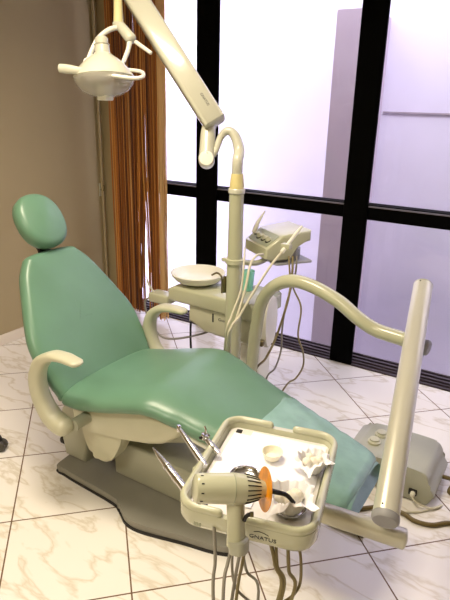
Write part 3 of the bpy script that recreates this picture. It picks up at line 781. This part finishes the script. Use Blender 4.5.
# emblem near the lower end
au = ad.cross(fwd).normalized(); fo = (fwd-ad*fwd.dot(ad)).normalized()
lettering('GNATUS', .016, (a0+ad*.095+fo*.0463+au*.010, -ad, au if au.z < 0 else au, fo), sarm, M['print'])
# hanging stem and yoke
st0 = V((-1.902, 2.114, 2.138))
b = B(); sweep(b, [st0, V((-1.861, 2.061, 2.014)), V((-1.835, 2.030, 1.930))], [.017, .019, .022], seg=20); obj('stem', b, plain('ivory_plastic', (222, 212, 160), .35), lamp)
b = B(); lathe(b, [(.022, -.012), (.026, -.008), (.026, .008), (.02, .014), (0, .014)], V((-1.834, 2.029, 1.926)), (0, 0, -1), 24); obj('stem_collar', b, M['enamel_pale'], lamp)
b = B(); sweep(b, [(-1.815, 2.024, 1.917), (-1.754, 2.016, 1.866)], [.022, .025], seg=20, round_end=.6); obj('elbow', b, M['enamel_pale'], lamp)
b = B(); sweep(b, [(-1.726, 2.015, 1.853), (-1.641, 2.011, 1.808)], [.009, .008], seg=12, round_end=.5); obj('position_lever', b, M['white'], lamp)
b = B(); tube(b, [(-1.823, 2.019, 1.916), (-1.850, 1.984, 1.902), (-1.872, 1.943, 1.867), (-1.879, 1.905, 1.817), (-1.876, 1.874, 1.767)], [.011, .011, .011, .010, .012], seg=14); obj('yoke', b, M['white'], lamp)
b = B(); tube(b, [(-1.756, 2.012, 1.862), (-1.755, 1.996, 1.821), (-1.754, 1.967, 1.779), (-1.752, 1.943, 1.750)], [.012, .010, .009, .009], seg=14); obj('yoke', b, M['white'], lamp)
hc = V((-1.804, 1.892, 1.704)); hax = (V((.14, -.12, -1))).normalized()    # lens faces down
b = B(); lathe(b, [(.034, -.135), (.030, -.132), (.033, -.10), (.048, -.088), (.075, -.07), (.105, -.04), (.125, -.012), (.131, 0), (.127, .006), (.0, .006)], hc, hax, 40); head = obj('lamp_head', b, M['enamel_pale'], lamp)
b = B(); lathe(b, [(0, -.165), (.022, -.165), (.027, -.160), (.027, -.125)], hc, hax, 24); obj('lamp_cap', b, M['enamel_pale'], head)
b = B(); lathe(b, [(.129, .004), (.121, .028), (.100, .052), (.068, .069), (.032, .078), (0, .080)], hc, hax, 40); obj('lens', b, M['lens'], head)
b = B(); lathe(b, [(.0, .012), (.05, .01), (.10, .0062), (.0, .0062)], hc, hax, 30); obj('reflector', b, M['steel'], head)
b = B(); q = hc+hax*.058; box(b, q-V((.026, .026, .034)), q+V((.026, .026, .030)), .006); obj('bulb_housing', b, M['white'], head)
hb = V((-1.791, 1.878, 1.711))
b = B(); sweep(b, smooth_path([(-1.906, 1.742, 1.735), (-1.884, 1.754, 1.733), (-1.819, 1.780, 1.726), (-1.760, 1.800, 1.719)], 5), [.018, .019, .015, .011], [.012, .013, .010, .008], seg=16, round_end=.5); obj('handle', b, M['enamel_pale'], head)
b = B(); tube(b, [(-1.738, 1.972, 1.740), (-1.680, 1.969, 1.735), (-1.639, 1.953, 1.726), (-1.611, 1.913, 1.709), (-1.635, 1.871, 1.703), (-1.760, 1.800, 1.719)], .008, seg=12); obj('handle', b, M['white'], head)
b = B(); lathe(b, [(0, -.014), (.017, -.014), (.017, .014), (0, .014)], (-1.867, 1.865, 1.763), fwd, 18); obj('yoke_knob', b, M['white'], head)

# ------------------------------------------------------------------ assistant control box on its bracket
cu_ = V((.82, -.572, 0)); cv_ = V((.572, .82, 0)); CO = V((-1.335, 2.335, .925))
ctl = thing('control_box', 'cream control box with three knobs on a bracket beside the lamp column', 'control box', tuple(CO))
b = B()
prism(b, [(0, .012), (0, .060), (.085, .118), (.235, .135), (.235, .085), (.16, .07), (.13, .0), (.03, 0)], (CO, cv_, UP, cu_), 0, .235, .010, 3); obj('housing', b, M['enamel'], ctl)
sl = V(cv_*.085+UP*.058).normalized(); no = sl.cross(cu_); no = no if no.z > 0 else -no
pc = CO+UP*.060+cu_*.1175+sl*.052+no*.0005
b = B(); prism(b, rrect(.098, .040, .008, 4), (pc, cu_, sl, no), -.001, .002); pan = obj('panel', b, M['panel'], ctl)
for k in (-.03, .018, .062):
    b = B(); lathe(b, [(.014, 0), (.014, .006), (.010, .010), (.009, .022), (0, .023)], pc+cu_*k-sl*.004+no*.002, no, 20); kb = obj('knob', b, M['plastic'], pan)
    b = B(); lathe(b, [(.016, 0), (.016, .002), (.0, .002)], pc+cu_*k-sl*.008+no*.002, no, 20); obj('knob_ring', b, M['rubber'], kb)
b = B(); box(b, pc-cu_*.075-V((.010, .010, .003)), pc-cu_*.075+V((.010, .010, .006)), .002, 1); obj('switch', b, M['rubber'], pan)
b = B(); sh0 = CO+cu_*.17+cv_*.03-UP*.014
prism(b, rrect(.085, .10, .012, 4), (CO+cu_*.155+cv_*.15-UP*.012, cu_, cv_, UP), -.010, .0, .003, 2); obj('shelf', b, M['cap_grey'], ctl)
b = B(); lathe(b, [(0, 0), (.04, 0), (.043, .006), (.043, .05), (.0, .05)], CO+cu_*.16+cv_*.175-UP*.010, seg=24); obj('water_bottle', b, M['cap_grey'], ctl)
# bracket to the column
b = B(); tube(b, [(colx+.03, 2.12, .93), (-1.19, 2.2, .915), CO+cu_*.1+cv_*.09-UP*.02], .013, seg=12); obj('bracket', b, M['enamel'], ctl)
b = B(); lathe(b, [(.040, 0), (.0435, .003), (.0435, .022), (.040, .025)], (colx, 2.1, .925), seg=32); box(b, (-1.31, 2.08, .929), (-1.285, 2.10, .946), .003, 2); obj('clamp', b, M['enamel'], ctl)
b = B(); box(b, (-1.297, 2.075, .78), (-1.285, 2.095, .86), .003, 2); obj('clip', b, M['bronze'], ctl)
# handpieces standing in the bracket
h = thing('suction_wand', 'white suction wand resting on the front corner of the control box', 'handpiece', (-1.034, 2.149, 1.007))
b = B(); a, c = V((-1.037, 2.146, 1.003)), V((-0.993, 2.242, 1.108)); sweep(b, [a, a+(c-a)*.25, a+(c-a)*.3, a+(c-a)*.75, c], [.010, .011, .0085, .008, .004], seg=14, round_end=.5); obj('wand', b, M['white'], h)
b = B(); q = a+(c-a)*.22; box(b, q-V((.022, .016, .012)), q+V((.022, .016, .012)), .005, 2); obj('wand_clip', b, M['enamel'], h)
b = B(); tube(b, [a, (-1.055, 2.091, 0.958), (-1.080, 2.016, 0.876), (-1.120, 1.939, 0.752), (-1.140, 1.892, 0.670), (-1.21, 2.04, .30), (-1.22, 2.04, .10), (-1.235, 2.06, .02)], .0055, seg=10); obj('hose', b, M['hose_pale'], h)
h = thing('scaler_wand', 'thin white wand pointing up behind the control box', 'handpiece', (-1.240, 2.262, 1.043))
b = B(); sweep(b, [(-1.263, 2.294, 1.034), (-1.256, 2.317, 1.080), (-1.238, 2.350, 1.130)], [.012, .010, .003], seg=12, round_end=.5); obj('wand', b, M['white'], h)
for p, m, r in (([(-1.133, 2.150, 0.977), (-1.135, 2.089, 0.981), (-1.130, 2.029, 0.950), (-1.123, 1.980, 0.855), (-1.131, 1.924, 0.732), (-1.145, 1.884, 0.658), (-1.235, 2.03, .30), (-1.235, 2.03, .08), (-1.25, 2.06, .02)], 'hose_pale', .0055),
             ([(-1.217, 2.132, 0.996), (-1.160, 2.028, 0.963), (-1.143, 1.979, 0.851), (-1.150, 1.921, 0.752), (-1.155, 1.883, 0.670), (-1.26, 2.03, .30), (-1.26, 2.03, .08), (-1.26, 2.06, .02)], 'hose_pale', .0045),
             ([(-1.050, 2.291, 0.951), (-1.036, 2.264, 0.868), (-1.029, 2.222, 0.758), (-1.057, 2.184, 0.588), (-1.096, 2.159, 0.467), (-1.144, 2.144, 0.384), (-1.2, 2.2, .12), (-1.2, 2.25, .02)], 'hose_khaki', .0058),
             ([(-1.074, 2.299, 0.945), (-1.052, 2.277, 0.862), (-1.022, 2.267, 0.796), (-0.978, 2.262, 0.717), (-0.980, 2.254, 0.582), (-0.958, 2.278, 0.490), (-0.959, 2.293, 0.408), (-0.991, 2.292, 0.333), (-1.043, 2.283, 0.271), (-1.15, 2.25, .012), (-1.22, 2.27, .012)], 'hose_khaki', .0045),
             ([(-1.042, 2.319, 0.946), (-1.032, 2.289, 0.862), (-1.040, 2.228, 0.729), (-1.057, 2.237, 0.595), (-1.058, 2.241, 0.488), (-1.081, 2.234, 0.387), (-1.124, 2.227, 0.316), (-1.2, 2.28, .04), (-1.24, 2.28, .012)], 'hose_grey', .0045)):
    hose(p, r, M[m], ctl)

# ------------------------------------------------------------------ foot control box on the floor
pb = thing('foot_control_box', 'cream power box on the floor beyond the foot of the green chair', 'power box', (-.45, 2.26, 0))
b = B()
prism(b, [(-.20, .004), (-.20, .06)]+smooth2d([(-.20, .10), (-.185, .138), (-.14, .154), (0, .161), (.11, .160), (.148, .145), (.162, .10), (.165, .05)], 4)[:28]+[(.165, .004)], ((-.44, 2.26, 0), (1, 0, 0), (0, 0, 1), (0, 1, 0)), -.135, .15, .030, 5)
obj('casing', b, M['plastic_grey'], pb, angle=60)
for (x, y) in ((-.545, 2.31), (-.555, 2.235)):
    b = B(); lathe(b, [(.03, 0), (.03, .012), (.022, .016), (.022, .024), (0, .026)], (x, y, .153), seg=24); obj('foot_button', b, M['plastic'], pb)
b = B(); box(b, (-.355, 2.119, .035), (-.32, 2.127, .065), .002, 1); obj('socket', b, M['rubber'], pb)
b = B(); sweep(b, [(-.335, 2.128, .048), (-.335, 2.105, .046)], [.012, .010], seg=14, round_end=.5); pl = obj('plug', b, M['white'], pb)
b = B(); tube(b, [(-.335, 2.10, .044), (-.31, 2.09, .03), (-.25, 2.11, .012), (-.22, 2.16, .008), (-.30, 2.06, .006), (-.45, 1.98, .006), (-.6, 1.9, .006), (-.76, 1.75, .03)], .004, seg=8); obj('cord', b, M['hose_pale'], pb)
b = B(); tube(b, [(-.262, 2.30, .055), (-.20, 2.30, .05), (-0.205, 2.263, 0.010), (-.10, 2.30, .01), (-.02, 2.22, .01), (-.06, 2.10, .01), (-0.166, 2.066, 0.010), (-0.226, 2.013, 0.010), (-0.290, 1.998, 0.010), (-0.349, 2.016, 0.010), (-.44, 2.0, .01), (-.6, 1.85, .01), (-.76, 1.72, .03)], .0095, seg=12); obj('hose', b, plain('olive_brown_hose', (104, 88, 42), .45), pb)
# metal pedal lying under the foot end
pd = thing('foot_pedal', 'small ribbed metal pedal on the floor under the foot of the chair', 'pedal', (-.50, 1.84, 0))
b = B(); box(b, (-.58, 1.79, .004), (-.44, 1.90, .02), .004, 2); obj('pedal_base', b, M['rubber'], pd)
b = B()
for k in range(8): box(b, (-.575+.017*k, 1.795, .02), (-.565+.017*k, 1.895, .028), .002, 1)
obj('pedal_ribs', b, M['steel'], pd)

# stool caster at the left edge of the picture
sc = thing('stool_caster', 'dark grey twin wheel caster at the left edge on the floor', 'caster', (-2.10, 1.36, 0))
for k in (-1, 1):
    b = B(); lathe(b, [(0, -.011), (.022, -.011), (.028, -.006), (.028, .006), (.022, .011), (0, .011)], V((-2.115, 1.385, .028))+V((.5, -.85, 0)).normalized()*.014*k, V((.5, -.85, 0)), 24); obj('wheel', b, plain('dark_grey_rubber', (70, 66, 60), .5), sc)
b = B(); tube(b, [(-2.115, 1.385, .05), (-2.135, 1.375, .075), (-2.22, 1.34, .085), (-2.40, 1.26, .09)], [.014, .018, .02, .02], seg=12); obj('stool_foot', b, M['rubber'], sc)

# ------------------------------------------------------------------ lights
def fill_panel(x, y, sx, sy, power, col, label):  # unseen panel under the ceiling, added as interior fill
    t = thing('fill_panel', label, 'fill light', (x, y, 2.75))
    b = B(); box(b, (x-sx/2-.03, y-sy/2-.03, 2.70), (x+sx/2+.03, y+sy/2+.03, 2.75), .005, 1); obj('frame', b, M['white'], t)
    ld = bpy.data.lights.new('fill_lamp', 'AREA'); ld.shape = 'RECTANGLE'; ld.size = sx; ld.size_y = sy; ld.energy = power; ld.color = col; ld.spread = math.radians(150)
    lo = bpy.data.objects.new('fill_emitter', ld); COL.objects.link(lo); lo.location = (0, 0, -.055); lo.parent = t
WARM = (1.0, .86, .66)
fill_panel(-1.35, 1.15, .9, .5, 30, WARM, 'white fill light panel, added out of view above the green dental chair')
fill_panel(-1.0, -.9, .9, .5, 37, (1, .89, .72), 'white fill light panel, added out of view nearer the back of the room')  # added frontal fill from behind the camera

w = bpy.data.worlds.new('World'); scene.world = w; w.use_nodes = True
nt = w.node_tree; bg = nt.nodes['Background']; bg.inputs['Color'].default_value = (.93, .92, 1.0, 1); bg.inputs['Strength'].default_value = 3.9
sl_ = bpy.data.lights.new('sun', 'SUN'); sl_.energy = 1.5; sl_.angle = math.radians(22); sl_.color = (1, .98, .96)
so = bpy.data.objects.new('sun', sl_); COL.objects.link(so); so.rotation_euler = (math.radians(30), 0, math.radians(8))

# ------------------------------------------------------------------ camera
cd = bpy.data.cameras.new('camera'); co = bpy.data.objects.new('camera', cd); COL.objects.link(co)
rot = Matrix([[0.846452, -0.1963, 0.494959], [0.532035, 0.274494, -0.800994], [0.021372, 0.941339, 0.336785]])
co.matrix_world = Matrix.Translation((0, 0, 1.6204)) @ rot.to_4x4()
cd.sensor_fit = 'VERTICAL'; cd.sensor_height = 24; cd.sensor_width = 18; cd.lens = 554.89*24/600; cd.clip_start = .02
scene.camera = co
vs = scene.view_settings; vs.view_transform = 'Standard'; vs.look = 'None'; vs.gamma = 1; vs.use_curve_mapping = False; vs.exposure = .42
